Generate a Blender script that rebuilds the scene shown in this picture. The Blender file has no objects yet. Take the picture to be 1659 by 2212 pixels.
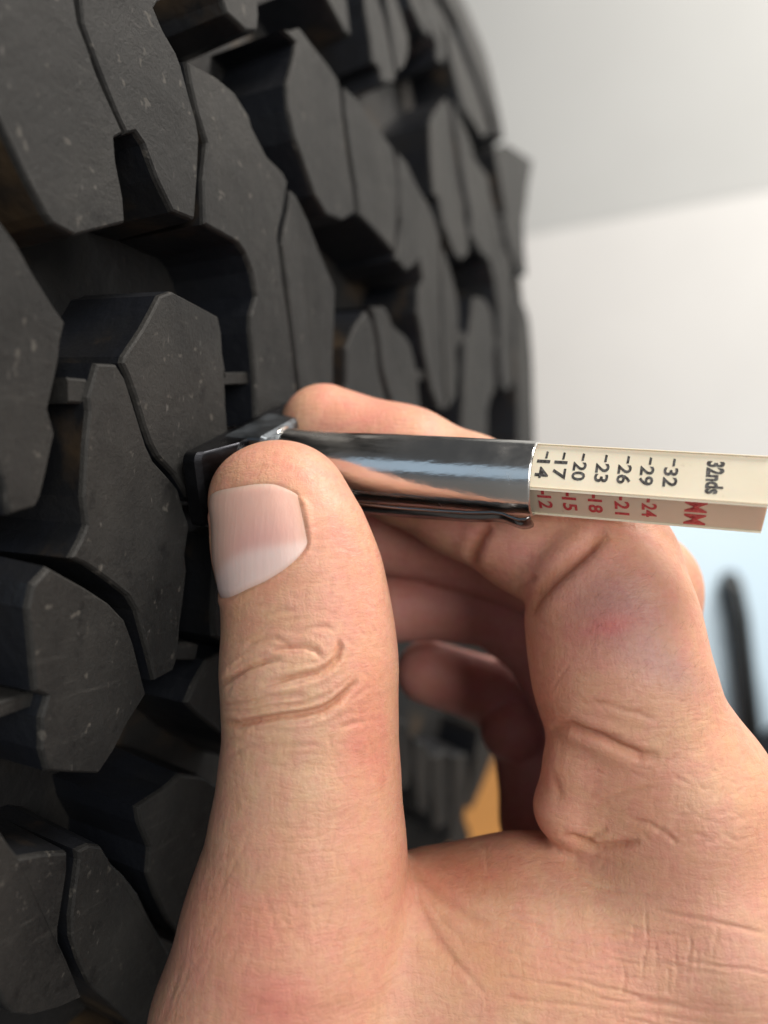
import bpy, bmesh, math, random
import numpy as np
from mathutils import Vector, Matrix

random.seed(7)
rng = np.random.default_rng(7)
sc = bpy.context.scene
COL = sc.collection
MM = 0.001
CAMZ = 0.404                       # camera height above the floor (m)

# ------------------------------------------------------------------ camera
FPX, CX, CY = 1780.0, 829.5, 1106.0      # focal length / centre in the 1659x2212 measuring grid
cam_d = bpy.data.cameras.new('camera')
cam = bpy.data.objects.new('camera', cam_d); COL.objects.link(cam)
cam.location = (0, 0, CAMZ); cam.rotation_euler = (math.radians(90), 0, 0)
cam_d.sensor_fit = 'HORIZONTAL'; cam_d.sensor_width = 36.0
cam_d.lens = 36.0 * FPX / 1659.0
cam_d.clip_start = 0.005; cam_d.clip_end = 100
cam_d.dof.use_dof = True
cam_d.dof.focus_distance = 0.1025
cam_d.dof.aperture_fstop = cam_d.lens / 2.7
sc.camera = cam

# ------------------------------------------------------------------ light
wd = bpy.data.worlds.new('World'); sc.world = wd; wd.use_nodes = True
bg = wd.node_tree.nodes['Background']
bg.inputs[0].default_value = (0.95, 0.97, 1.0, 1); bg.inputs[1].default_value = 0.06

def area(name, loc, target, sx, sy, power, col, spread=180):
    l = bpy.data.lights.new(name, 'AREA'); l.shape = 'RECTANGLE'; l.size = sx; l.size_y = sy
    l.energy = power; l.color = col; l.spread = math.radians(spread)
    o = bpy.data.objects.new(name, l); COL.objects.link(o)
    o.location = loc
    o.rotation_euler = (Vector(target) - Vector(loc)).to_track_quat('-Z', 'Y').to_euler()
    return o
area('ceiling_lamp', (1.25, 0.1, 2.3), (0.15, 0.4, 0.4), 0.9, 0.9, 56, (1.0, 0.93, 0.85))
area('window_light', (0.95, -1.85, 0.95), (0.05, 0.2, 0.42), 1.5, 1.7, 38, (1.0, 0.955, 0.89))
area('doorway_light', (-1.6, -2.1, 0.95), (0, 0.1, 0.42), 3.0, 1.6, 6.5, (0.58, 0.79, 1.0))

sc.view_settings.view_transform = 'Standard'
sc.view_settings.look = 'None'
sc.view_settings.exposure = 0.47
sc.view_settings.gamma = 1.0
sc.cycles.use_denoising = True
sc.cycles.max_bounces = 8
sc.cycles.caustics_reflective = False

# ------------------------------------------------------------------ helpers
def W(p):                       # design millimetres (camera at 0, X right, Y ahead, Z up) -> world metres
    return Vector((p[0]*MM, p[1]*MM, p[2]*MM + CAMZ))

def at(px, py, Y):              # a measured grid point at a distance Y (mm) -> design mm
    return np.array([(px-CX)/FPX*Y, Y, (CY-py)/FPX*Y])

def new_obj(name, verts, faces, mat=None, parent=None, smooth=False):
    me = bpy.data.meshes.new(name)
    me.from_pydata([tuple(v) for v in verts], [], [tuple(f) for f in faces])
    me.update()
    if mat: me.materials.append(mat)
    if smooth:
        me.polygons.foreach_set('use_smooth', [True]*len(me.polygons))
    o = bpy.data.objects.new(name, me); COL.objects.link(o)
    if parent: set_parent(o, parent)
    return o

def set_parent(o, p):
    o.parent = p
    o.matrix_parent_inverse = Matrix.Translation(p.location).inverted()

def empty(name, loc):
    o = bpy.data.objects.new(name, None); COL.objects.link(o); o.location = loc
    o.empty_display_size = 0.01
    return o

def tag(o, label=None, cat=None, group=None, kind=None):
    if label: o['label'] = label
    if cat: o['category'] = cat
    if group: o['group'] = group
    if kind: o['kind'] = kind
    return o

def bm_obj(name, bm, mat, parent=None, smooth=False):
    me = bpy.data.meshes.new(name)
    bmesh.ops.recalc_face_normals(bm, faces=bm.faces[:])
    bm.to_mesh(me); bm.free()
    if mat: me.materials.append(mat)
    if smooth: me.polygons.foreach_set('use_smooth', [True]*len(me.polygons))
    o = bpy.data.objects.new(name, me); COL.objects.link(o)
    if parent: set_parent(o, parent)
    return o

# ------------------------------------------------------------------ materials
class NT:
    def __init__(s, name):
        s.m = bpy.data.materials.new(name); s.m.use_nodes = True
        s.t = s.m.node_tree; s.n = s.t.nodes; s.l = s.t.links
        s.b = s.n['Principled BSDF']
    def add(s, typ, **kw):
        nd = s.n.new(typ)
        for k, v in kw.items():
            if hasattr(nd, k): setattr(nd, k, v)
            else: nd.inputs[k].default_value = v
        return nd
    def link(s, a, b): s.l.new(a, b)
    def geo(s):
        return s.add('ShaderNodeNewGeometry').outputs['Position']
    def mapping(s, vec, scale=(1, 1, 1), rot=(0, 0, 0)):
        m = s.add('ShaderNodeMapping'); m.inputs['Scale'].default_value = scale
        m.inputs['Rotation'].default_value = rot
        s.link(vec, m.inputs['Vector']); return m.outputs['Vector']
    def noise(s, vec, scale, detail=4, rough=0.55):
        n = s.add('ShaderNodeTexNoise'); n.inputs['Scale'].default_value = scale
        n.inputs['Detail'].default_value = detail; n.inputs['Roughness'].default_value = rough
        s.link(vec, n.inputs['Vector']); return n.outputs['Fac']
    def voronoi(s, vec, scale, feature='F1'):
        n = s.add('ShaderNodeTexVoronoi'); n.feature = feature; n.inputs['Scale'].default_value = scale
        s.link(vec, n.inputs['Vector']); return n.outputs['Distance']
    def ramp(s, fac, stops):
        r = s.add('ShaderNodeValToRGB'); e = r.color_ramp.elements
        while len(e) < len(stops): e.new(0.5)
        for el, (p, c) in zip(e, stops): el.position = p; el.color = c if len(c) == 4 else (*c, 1)
        s.link(fac, r.inputs['Fac']); return r.outputs['Color']
    def mix(s, fac, a, b, mode='MIX'):
        n = s.add('ShaderNodeMix'); n.data_type = 'RGBA'; n.blend_type = mode
        for sock, v in ((n.inputs['Factor'], fac), (n.inputs['A'], a), (n.inputs['B'], b)):
            pass
        def put(sock, v):
            if hasattr(v, 'links') or hasattr(v, 'is_linked'): s.link(v, sock)
            elif isinstance(v, (int, float)): sock.default_value = v
            else: sock.default_value = v if len(v) == 4 else (*v, 1)
        put(n.inputs[0], fac); put(n.inputs[6], a); put(n.inputs[7], b)
        return n.outputs[2]
    def math(s, op, a, b=None):
        n = s.add('ShaderNodeMath'); n.operation = op
        for i, v in enumerate((a, b)):
            if v is None: continue
            if isinstance(v, (int, float)): n.inputs[i].default_value = v
            else: s.link(v, n.inputs[i])
        return n.outputs[0]
    def bump(s, h, strength, dist, normal=None):
        n = s.add('ShaderNodeBump'); n.inputs['Strength'].default_value = strength
        n.inputs['Distance'].default_value = dist
        s.link(h, n.inputs['Height'])
        if normal: s.link(normal, n.inputs['Normal'])
        return n.outputs['Normal']
    def set(s, **kw):
        for k, v in kw.items():
            sock = s.b.inputs[k.replace('_', ' ')]
            if hasattr(v, 'is_linked'): s.link(v, sock)
            else: sock.default_value = v
        return s.m

def rubber_material():
    t = NT('weathered_rubber'); p = t.geo()
    big = t.noise(p, 70, 6, 0.65); fine = t.noise(p, 1900, 5, 0.75)
    base = t.ramp(big, [(0.3, (0.0055, 0.0058, 0.0062)), (0.7, (0.015, 0.0150, 0.0150))])
    base = t.mix(t.ramp(fine, [(0.35, (0, 0, 0)), (0.75, (1, 1, 1))]), base, (0.020, 0.0197, 0.0192))
    dust = t.noise(t.mapping(p, (1, 1, 0.6)), 28, 6, 0.7)
    base = t.mix(t.ramp(dust, [(0.46, (0, 0, 0)), (0.72, (0.75,)*3)]), base, (0.036, 0.0345, 0.0320))
    scf = t.noise(t.mapping(p, (0.3, 0.3, 2.4), (0.5, 0.2, 0.1)), 330, 4, 0.7)
    base = t.mix(t.ramp(scf, [(0.60, (0, 0, 0)), (0.74, (0.5,)*3)]), base, (0.052, 0.050, 0.047))
    dk = t.noise(p, 210, 3, 0.6)
    base = t.mix(t.ramp(dk, [(0.28, (0.7,)*3), (0.40, (0, 0, 0))]), base, (0.0035, 0.0035, 0.004))
    # pale specks of dust and grit
    v = t.noise(p, 560, 2, 0.5)
    base = t.mix(t.ramp(v, [(0.67, (0, 0, 0)), (0.73, (0.6, 0.6, 0.6))]), base, (0.085, 0.079, 0.070))
    s2 = t.noise(t.mapping(p, (1, 1, 0.35), (0.4, 0, 0.2)), 1500, 2, 0.5)
    base = t.mix(t.ramp(s2, [(0.70, (0, 0, 0)), (0.78, (0.35, 0.35, 0.35))]), base, (0.16, 0.15, 0.14))
    h = t.math('ADD', t.math('MULTIPLY', fine, 0.5), t.math('MULTIPLY', t.noise(p, 130, 3, 0.5), 1.6))
    n = t.bump(h, 0.5, 0.0006)
    rg = t.ramp(fine, [(0.3, (0.48, 0.48, 0.48)), (0.8, (0.66, 0.66, 0.66))])
    return t.set(Base_Color=base, Roughness=rg, Normal=n, Specular_IOR_Level=0.24)

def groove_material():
    t = NT('dusty_shade_groove_rubber'); p = t.geo()
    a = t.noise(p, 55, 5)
    base = t.ramp(a, [(0.45, (0.003, 0.0033, 0.004)), (0.56, (0.007, 0.0062, 0.0055)), (0.74, (0.065, 0.041, 0.021))])  # near-black paints in the groove shade; the brown is dust
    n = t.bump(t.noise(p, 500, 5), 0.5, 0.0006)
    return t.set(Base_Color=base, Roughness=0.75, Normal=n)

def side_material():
    t = NT('shade_groove_wall_rubber'); p = t.geo()
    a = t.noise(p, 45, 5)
    base = t.ramp(a, [(0.50, (0.0045, 0.0056, 0.0085)), (0.60, (0.006, 0.0064, 0.0075)), (0.76, (0.055, 0.036, 0.019))])  # near-black and blue paint in wall shade and cool sheen; brown is dirt
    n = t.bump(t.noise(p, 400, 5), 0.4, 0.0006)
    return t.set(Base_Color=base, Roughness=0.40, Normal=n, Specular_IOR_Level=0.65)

def skin_material():
    t = NT('skin'); p = t.geo()
    at_ = t.add('ShaderNodeAttribute'); at_.attribute_name = 'tint'
    col = at_.outputs['Color']
    mott = t.noise(p, 260, 4, 0.6)
    col = t.mix(t.math('MULTIPLY', t.ramp(mott, [(0.35, (0, 0, 0)), (0.7, (1, 1, 1))]), 0.22), col, (0.93, 0.68, 0.68), 'MULTIPLY')
    col = t.mix(t.math('MULTIPLY', t.ramp(t.noise(p, 95, 5, 0.6), [(0.40, (0, 0, 0)), (0.66, (1, 1, 1))]), 0.42), col, (0.95, 0.74, 0.80), 'MULTIPLY')
    col = t.mix(t.math('MULTIPLY', t.ramp(t.noise(t.mapping(p, (1, 1, 0.7)), 130, 4, 0.6), [(0.52, (0, 0, 0)), (0.72, (1, 1, 1))]), 0.40), col, (1.02, 1.22, 1.26), 'MULTIPLY')
    hue = t.noise(p, 380, 5, 0.65)
    col = t.mix(t.math('MULTIPLY', t.ramp(hue, [(0.38, (1, 1, 1)), (0.50, (0, 0, 0))]), 0.50), col, (0.98, 0.80, 0.92), 'MULTIPLY')
    col = t.mix(t.math('MULTIPLY', t.ramp(hue, [(0.50, (0, 0, 0)), (0.62, (1, 1, 1))]), 0.50), col, (1.0, 1.13, 1.0), 'MULTIPLY')
    fine = t.noise(p, 1300, 3, 0.6)
    col = t.mix(0.11, col, t.ramp(fine, [(0.3, (0.40, 0.21, 0.13)), (0.7, (0.80, 0.52, 0.37))]))
    # fine skin relief: cells + crossing furrows
    w = t.add('ShaderNodeVectorMath'); w.operation = 'ADD'
    nz = t.add('ShaderNodeTexNoise'); nz.inputs['Scale'].default_value = 300
    t.link(p, nz.inputs['Vector'])
    sc_ = t.add('ShaderNodeVectorMath'); sc_.operation = 'SCALE'; sc_.inputs['Scale'].default_value = 0.0016
    t.link(nz.outputs['Color'], sc_.inputs[0]); t.link(p, w.inputs[0]); t.link(sc_.outputs[0], w.inputs[1])
    pw = w.outputs[0]
    cells = t.voronoi(t.mapping(pw, (1, 1, 1.25), (0.2, 0.3, 0.5)), 1700, 'DISTANCE_TO_EDGE')
    cells = t.math('MINIMUM', cells, 0.18)
    fur = t.noise(t.mapping(pw, (0.25, 0.6, 1.6), (0, 0.18, 0)), 900, 3, 0.6)
    fur2 = t.noise(t.mapping(pw, (1.6, 0.6, 0.30), (0, 0.35, 0)), 800, 3, 0.6)
    ln = t.math('MINIMUM', t.ramp(fur, [(0.36, (0, 0, 0)), (0.44, (1, 1, 1))]), t.ramp(fur2, [(0.34, (0, 0, 0)), (0.42, (1, 1, 1))]))
    col = t.mix(t.math('MULTIPLY', t.math('SUBTRACT', 1.0, ln), 0.20), col, (0.42, 0.19, 0.11))  # furrow lines darkened in the colour as painted crease shade
    h = t.math('ADD', t.math('MULTIPLY', cells, 0.8), t.math('ADD', t.math('MULTIPLY', fur, 1.1), t.math('MULTIPLY', fur2, 0.8)))
    h = t.math('ADD', h, t.math('MULTIPLY', fine, 0.35))
    n = t.bump(h, 0.40, 0.00027)
    rg = t.ramp(t.noise(p, 700, 3), [(0.3, (0.42, 0.42, 0.42)), (0.7, (0.58, 0.58, 0.58))])
    t.set(Base_Color=col, Roughness=rg, Normal=n, Subsurface_Weight=0.30, Subsurface_Scale=0.0016, Specular_IOR_Level=0.38)
    t.b.inputs['Subsurface Radius'].default_value = (1.0, 0.36, 0.20)
    return t.m

def nail_material():
    t = NT('fingernail'); p = t.geo()
    at_ = t.add('ShaderNodeAttribute'); at_.attribute_name = 'tint'
    ridg = t.noise(t.mapping(p, (1.0, 1.0, 0.04), (0, 0.23, 0)), 1500, 3, 0.6)
    col = t.mix(t.math('MULTIPLY', ridg, 0.16), at_.outputs['Color'], (0.86, 0.66, 0.60))
    n = t.bump(ridg, 0.22, 0.0002)
    t.set(Base_Color=col, Roughness=0.42, Normal=n, Subsurface_Weight=0.25, Subsurface_Scale=0.0012, Specular_IOR_Level=0.4)
    t.b.inputs['Subsurface Radius'].default_value = (1.0, 0.4, 0.3)
    return t.m

def chrome_material(name='chromed_steel', rough=0.18, base=(0.70, 0.69, 0.67)):
    t = NT(name); p = t.geo()
    sm = t.noise(p, 240, 4, 0.6)
    rg = t.ramp(sm, [(0.3, (rough*0.7,)*3), (0.75, (rough*1.7,)*3)])
    n = t.bump(t.noise(t.mapping(p, (0.03, 1, 1), (0, 0.085, 0.35)), 1500, 3), 0.35, 0.0001)
    n = t.bump(t.noise(p, 90, 2), 0.10, 0.0006, n)
    return t.set(Base_Color=(*base, 1), Metallic=1.0, Roughness=rg, Normal=n)

def bar_material():
    t = NT('cream_plastic'); p = t.geo()
    a = t.noise(p, 160, 5)
    base = t.ramp(a, [(0.3, (0.72, 0.645, 0.50)), (0.7, (0.78, 0.705, 0.565))])
    sp = t.noise(p, 900, 2)
    base = t.mix(t.ramp(sp, [(0.72, (0, 0, 0)), (0.80, (0.35,)*3)]), base, (0.35, 0.27, 0.18))
    return t.set(Base_Color=base, Roughness=0.42, Normal=t.bump(a, 0.1, 0.0004), Subsurface_Weight=0.1, Subsurface_Scale=0.001)

def ink_material(name, col):
    t = NT(name); p = t.geo()
    a = t.noise(p, 2600, 3, 0.7)
    base = t.ramp(a, [(0.40, col), (0.78, tuple(min(1, c*1.3+0.14) for c in col))])
    return t.set(Base_Color=base, Roughness=0.5)

def paint_material(name, col, var=0.03, rough=0.55, bump=0.15):
    t = NT(name); p = t.geo()
    a = t.noise(p, 3.0, 5)
    base = t.ramp(a, [(0.3, tuple(c*(1-var) for c in col)), (0.7, tuple(min(1, c*(1+var)) for c in col))])
    return t.set(Base_Color=base, Roughness=rough, Normal=t.bump(t.noise(p, 180, 4), bump, 0.001))

def floor_patch_material():
    t = NT('ochre_patch'); p = t.geo()
    a = t.noise(p, 6, 6); b = t.noise(p, 90, 5)
    base = t.ramp(a, [(0.3, (0.36, 0.145, 0.016)), (0.7, (0.46, 0.195, 0.024))])
    base = t.mix(t.math('MULTIPLY', b, 0.25), base, (0.33, 0.17, 0.06))
    return t.set(Base_Color=base, Roughness=0.5, Normal=t.bump(b, 0.2, 0.001))

def floor_material():
    t = NT('grey_concrete'); p = t.geo()
    a = t.noise(p, 5, 6); b = t.noise(p, 120, 5)
    base = t.ramp(a, [(0.3, (0.10, 0.102, 0.105)), (0.7, (0.16, 0.16, 0.158))])
    base = t.mix(t.math('MULTIPLY', b, 0.3), base, (0.08, 0.08, 0.08))
    return t.set(Base_Color=base, Roughness=0.6, Normal=t.bump(b, 0.3, 0.001))

def cloth_material():
    t = NT('navy_cloth'); p = t.geo()
    a = t.noise(p, 40, 5); w = t.noise(t.mapping(p, (1, 1, 6)), 500, 2)
    base = t.ramp(a, [(0.3, (0.006, 0.008, 0.016)), (0.7, (0.013, 0.016, 0.030))])
    return t.set(Base_Color=base, Roughness=0.85, Normal=t.bump(w, 0.4, 0.001))

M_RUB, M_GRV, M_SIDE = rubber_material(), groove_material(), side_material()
M_SKIN, M_NAIL = skin_material(), nail_material()
M_CHR = chrome_material()
M_FOOT = chrome_material('blackened_steel', 0.34, (0.025, 0.026, 0.03))
M_BOSS = chrome_material('satin_steel', 0.36, (0.12, 0.135, 0.15))
M_CLIP = chrome_material('tarnished_steel', 0.14, (0.20, 0.19, 0.19))
M_BAR = bar_material()
M_BLACK = ink_material('black_ink', (0.018, 0.015, 0.014))
M_RED = ink_material('red_ink', (0.50, 0.020, 0.035))
M_WALL = paint_material('white_wall_paint', (0.92, 0.92, 0.91))
M_CEIL = paint_material('dim_ceiling_grey', (0.68, 0.695, 0.69))  # grey puts the shade of a less lit ceiling into the colour
M_DOOR = paint_material('daylight_tinted_enamel', (0.66, 0.84, 1.0), 0.02, 0.35, 0.05)  # blue of the daylight painted into white enamel
M_HANDLE = paint_material('black_painted_metal', (0.012, 0.016, 0.019), 0.1, 0.4)
M_FLOOR = floor_material()
M_PATCH = floor_patch_material()
M_CLOTH = cloth_material()

# ------------------------------------------------------------------ gauge axis and tyre frame (design mm)
PSI, DIP = math.radians(20), math.radians(4.8)
GA = np.array([math.cos(PSI)*math.cos(DIP), -math.sin(PSI)*math.cos(DIP), -math.sin(DIP)])   # gauge axis, out of the tread
GM = at(1160, 1035, 106.0)               # middle of the sleeve mouth
def gpt(s): return GM + GA*s
S_TREAD = -43.6
G = gpt(S_TREAD)
TH = math.radians(23.0)
U = np.array([math.sin(TH), math.cos(TH), 0.0])      # axle direction
E1 = np.array([math.cos(TH), -math.sin(TH), 0.0])    # outward at axle height
E3 = np.array([0, 0, 1.0])
R = 438.0
ZAX = 34.0
al = math.asin((G[2]-ZAX)/R)
A0 = G - R*(math.cos(al)*E1 + math.sin(al)*E3)
DEPTH = 14.0

def surf(t, s, rad=R):
    a = s/R
    return A0 + U*t + (E1*math.cos(a) + E3*math.sin(a))*rad

def unproj(px, py, rad=R):
    d = np.array([(px-CX)/FPX, 1.0, (CY-py)/FPX])
    d1, d3 = d@E1, d@E3; o1, o3 = -A0@E1, -A0@E3
    a = d1*d1+d3*d3; b = o1*d1+o3*d3; c = o1*o1+o3*o3-rad*rad
    disc = b*b-a*c
    k = (-b - math.sqrt(max(disc, 0)))/a
    if k < 0: k = (-b + math.sqrt(max(disc, 0)))/a
    p = d*k
    q = p-A0
    return (q@U, R*math.atan2(q@E3, q@E1))

def proj(p):
    return (CX+FPX*p[0]/p[1], CY-FPX*p[2]/p[1]) if p[1] > 1 else (-9999, -9999)

# ------------------------------------------------------------------ setting
def quad(name, pts, mat, kind='structure'):
    o = new_obj(name, [W(p) for p in pts], [tuple(range(len(pts)))], mat)
    tag(o, kind=kind); return o
ZF = -CAMZ*1000
quad('floor', [(-3500, -1500, ZF), (3500, -1500, ZF), (3500, 4200, ZF), (-3500, 4200, ZF)], M_FLOOR)
# white wall, running away left; grey panel above paints in a dimmer ceiling
HS = 620.0
wp1 = at(1150, 505, HS/((CY-505)/FPX)); wp2 = at(1659, 410, HS/((CY-410)/FPX))
wdir = (wp2-wp1); wdir[2] = 0; wdir /= np.linalg.norm(wdir)
wn = np.array([wdir[1], -wdir[0], 0]);
if wn[1] > 0: wn = -wn
base = wp1.copy(); base[2] = 0
wa, wb = base - wdir*1700, base + wdir*1500
wall = quad('wall', [(*wa[:2], ZF), (*wb[:2], ZF), (*wb[:2], HS), (*wa[:2], HS)], M_WALL)
sa, sb = wa + wn*1.5, wb + wn*1.5
hs2 = HS
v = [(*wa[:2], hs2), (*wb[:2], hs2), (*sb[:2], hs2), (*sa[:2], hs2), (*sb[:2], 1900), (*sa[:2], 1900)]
quad_s = new_obj('ceiling_stand_in', [W(p) for p in v], [(0, 1, 2, 3), (3, 2, 4, 5)], M_CEIL); tag(quad_s, kind='structure')

# ------------------------------------------------------------------ tread pattern: block outlines read off as surface points
SRC = 1659.0/1800.0
def reg(x0, y0, k):
    return lambda *pts: [((x0+x/k)*SRC, (y0+y/k)*SRC) for x, y in pts]
A = reg(0, 0, 2.37); D = reg(600, 0, 2.107); E = reg(0, 800, 2.457); F = reg(0, 1500, 2.458)
Uz = reg(550, 0, 3.318); V = reg(850, 0, 3.687); K = reg(750, 500, 3.016); L = reg(450, 400, 3.687); H = reg(850, 1350, 3.016)
BL = []
BL.append(A((-330, -200), (395, -200), (420, 0), (440, 130), (490, 260), (530, 380), (570, 480), (630, 610), (690, 742), (640, 770), (650, 900), (690, 1100), (700, 1240), (560, 1275), (420, 1312), (290, 1245), (250, 1190), (130, 960), (0, 690), (-150, 420)))
BL.append(A((435, -200), (800, -200), (890, 0), (860, 50), (905, 160), (980, 290), (1010, 370), (1050, 520), (1095, 680), (1110, 770), (1100, 1000), (1085, 1225), (960, 1175), (870, 990), (800, 800), (755, 735), (705, 745), (645, 620), (585, 470), (545, 370), (505, 260), (458, 130), (445, 0)))
BL.append(A((1040, 335), (1200, 420), (1300, 505), (1385, 640), (1400, 700), (1480, 860), (1570, 950), (1600, 1010)) +
          L((820, 170), (790, 360), (750, 520), (745, 600), (770, 800), (800, 1050), (840, 1300), (870, 1560), (905, 1870), (930, 2200), (560, 2200), (550, 1850), (530, 1600), (510, 1400), (510, 1250), (560, 1080), (520, 870), (465, 720), (400, 625), (250, 540), (105, 462)) +
          A((1128, 1000), (1150, 790), (1100, 630), (1060, 460)))
BL.append(L((855, 160), (900, 210), (1000, 420), (1100, 680), (1200, 920), (1240, 1020), (1230, 1400), (1225, 1850), (1200, 2200), (950, 2200), (930, 1900), (905, 1680), (870, 1400), (830, 1050), (800, 800), (785, 640), (800, 520), (838, 340)))
BL.append(A((-330, 900), (-120, 1030), (0, 1215), (100, 1350), (200, 1530), (300, 1690), (370, 1790), (345, 1900)) +
          E((345, 120), (315, 260), (285, 390), (325, 530), (300, 640), (270, 780), (240, 900), (210, 960), (60, 1003), (45, 960), (20, 850), (-20, 700), (-160, 560)))
BL.append(A((690, 1980), (790, 1830), (850, 1720), (890, 1640), (960, 1615), (1080, 1680), (1215, 1755), (1235, 1850), (1240, 1960), (1255, 2100)) +
          E((1290, 170), (1305, 370), (1320, 560), (1300, 800), (1190, 930), (1090, 900), (1010, 770), (910, 665), (870, 590), (830, 480), (790, 340), (740, 200), (705, 125)))
BL.append(E((560, 125), (675, 130), (725, 210), (770, 350), (810, 480), (845, 595), (890, 690), (990, 800), (1030, 850), (1060, 960), (1095, 1060), (1070, 1230), (1080, 1320), (1060, 1500), (1040, 1640), (1030, 1800), (1020, 1840), (1000, 1900), (893, 1958), (868, 1850), (828, 1700), (790, 1555), (740, 1470), (620, 1375), (500, 1290), (410, 1250), (470, 1140), (500, 1060), (480, 900), (495, 600), (515, 400), (505, 320), (540, 200)))
BL.append(E((285, 1300), (360, 1342), (500, 1420), (630, 1505), (725, 1605), (775, 1740), (815, 1900), (848, 2030)) +
          F((740, 480), (660, 640), (570, 775), (400, 770), (275, 760), (240, 640), (240, 450), (275, 330), (205, 300), (190, 150), (178, 0)) + E((160, 1540), (190, 1400)))
BL.append(F((790, 965), (960, 855), (1045, 775), (1180, 790), (1300, 880), (1400, 1100), (1380, 1400), (1250, 1800), (1100, 1800), (965, 1620), (900, 1480), (855, 1350), (865, 1200), (805, 1060)))
BL.append(F((445, 1215), (520, 1180), (590, 1190), (650, 1290), (720, 1355), (800, 1460), (870, 1610), (935, 1730), (1050, 1900), (1000, 2150), (840, 2300), (700, 2160), (570, 2040), (515, 1980), (455, 1850), (415, 1720), (410, 1600), (435, 1400), (452, 1270)))
BL.append(F((120, 1255), (250, 1230), (395, 1222), (393, 1330), (370, 1480), (343, 1650), (345, 1740), (395, 1850), (435, 1950), (478, 2060), (330, 2130), (180, 2170), (80, 2160), (20, 2100), (0, 2040), (-250, 2000), (-250, 1120), (0, 1090), (60, 1180)))
BL.append(F((1075, 365), (1130, 240), (1200, 120), (1300, 60), (1560, 100), (1560, 760), (1330, 610), (1200, 480)))
BL.append(E((1250, 1130), (1500, 1000), (1700, 1300), (1650, 1760), (1340, 1780), (1235, 1700), (1240, 1400)))
BL.append(Uz((505, 210), (600, 340), (720, 490), (800, 610), (822, 700), (840, 900), (865, 1100), (895, 1320)) + D((480, 930), (492, 1050), (430, 1090), (350, 1060), (290, 960)) + Uz((540, 1270), (470, 1080), (420, 850), (410, 650), (470, 420), (480, 330), (380, 228)))
BL.append(Uz((850, 672), (950, 760), (1000, 840), (1090, 960), (1180, 1080), (1230, 1150)) + D((697, 850), (703, 940), (700, 1080), (688, 1250), (600, 1150), (510, 1060), (498, 930)) + Uz((925, 1320), (893, 1100), (868, 900)))
BL.append(V((305, 1315), (380, 1400), (480, 1620), (560, 1750), (620, 1890), (672, 2065)) + K((845, 240), (850, 600), (862, 900), (875, 1200), (890, 1392), (840, 1380), (790, 1250), (770, 1150), (740, 1000), (720, 850), (690, 700), (700, 560), (730, 470), (705, 330), (610, 410), (540, 320), (563, 180), (575, 50)) + V((327, 1900), (325, 1600), (308, 1400)))
BL.append(K((862, 235), (900, 330), (940, 470), (975, 620), (985, 700), (975, 850), (965, 1000), (975, 1100), (960, 1300), (905, 1385), (890, 1200), (876, 900), (866, 600)))
BL.append(K((330, 690), (368, 760), (396, 900), (415, 1100), (450, 1250), (500, 1420), (150, 1420), (190, 1200), (190, 950), (250, 800)))
BL.append(K((355, 660), (460, 660), (490, 720), (510, 780), (600, 860), (640, 920), (660, 1000), (690, 1130), (710, 1360), (740, 1520), (530, 1420), (478, 1240), (442, 1100), (420, 900), (385, 740)))
BL.append(Uz((985, -150), (1080, -150), (1118, 0), (1165, 150), (1195, 300), (1226, 450), (1255, 600), (1240, 640), (1150, 640), (1130, 540), (1080, 480), (1060, 300), (1030, 130), (1015, 0)))
BL.append(Uz((1130, -150), (1200, -150), (1260, 0), (1310, 160), (1350, 300), (1350, 420), (1320, 520), (1270, 560), (1242, 400), (1215, 200), (1182, 0)))
BL.append(Uz((640, -150), (840, -150), (870, 0), (890, 150), (905, 285), (850, 230), (790, 120), (725, 0)))
BL.append(Uz((-150, -150), (150, -150), (180, 0), (190, 130), (180, 240), (90, 240), (30, 180), (-60, 100), (-90, 0)))
BL.append(V((370, -150), (430, -150), (500, 0), (560, 150), (590, 300), (560, 310), (500, 220), (430, 60)))
BL.append(V((470, -150), (530, -150), (600, 0), (660, 150), (690, 260), (720, 480), (700, 550), (650, 520), (650, 400), (605, 280), (560, 130), (515, 0)))
BL.append(V((550, -150), (600, -100), (650, 30), (720, 150), (830, 380), (900, 560), (980, 750), (1040, 930), (1100, 1150), (1040, 1190), (960, 1060), (870, 930), (820, 740), (770, 520), (740, 330), (700, 240), (615, 0)))
BL.append(V((640, -150), (790, -150), (870, 0), (960, 220), (1050, 430), (1110, 640), (1160, 860), (1200, 1050), (1225, 1200), (1160, 1160), (1140, 1060), (1060, 830), (960, 560), (900, 400), (830, 200), (720, 0)))
BL.append(V((1150, 1290), (1240, 1240), (1465, 1390), (1430, 1620), (1395, 1900)) + K((1440, 60), (1445, 220), (1462, 440), (1400, 400), (1340, 240), (1300, 40)) + V((1240, 1850), (1200, 1600), (1165, 1400)))
BL.append(V((590, 1050), (620, 960), (720, 840), (755, 1000), (795, 1300), (842, 1600), (880, 1780)) + K((1022, 40), (1052, 200), (1050, 280), (1000, 335), (950, 280), (890, 130)) + V((700, 1950), (660, 1720), (620, 1680), (600, 1400)))
BL.append(V((775, 870), (860, 1060), (920, 1190), (970, 1370), (1080, 1520), (1110, 1700), (1170, 1900), (1215, 2065)) + K((1285, 200), (1345, 330), (1365, 600), (1360, 900), (1365, 1200), (1330, 1260), (1290, 1230), (1270, 1000), (1265, 700), (1240, 500), (1200, 330), (1120, 250), (1070, 150)) + V((935, 1850), (905, 1700), (855, 1400), (812, 1100)))
BL.append(K((1090, 590), (1160, 600), (1210, 680), (1230, 830), (1230, 1000), (1240, 1230), (1205, 1320), (1185, 1400), (1185, 1650), (1000, 1650), (1010, 1400), (1020, 1050), (1020, 900), (1060, 850), (1080, 720)))
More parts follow.
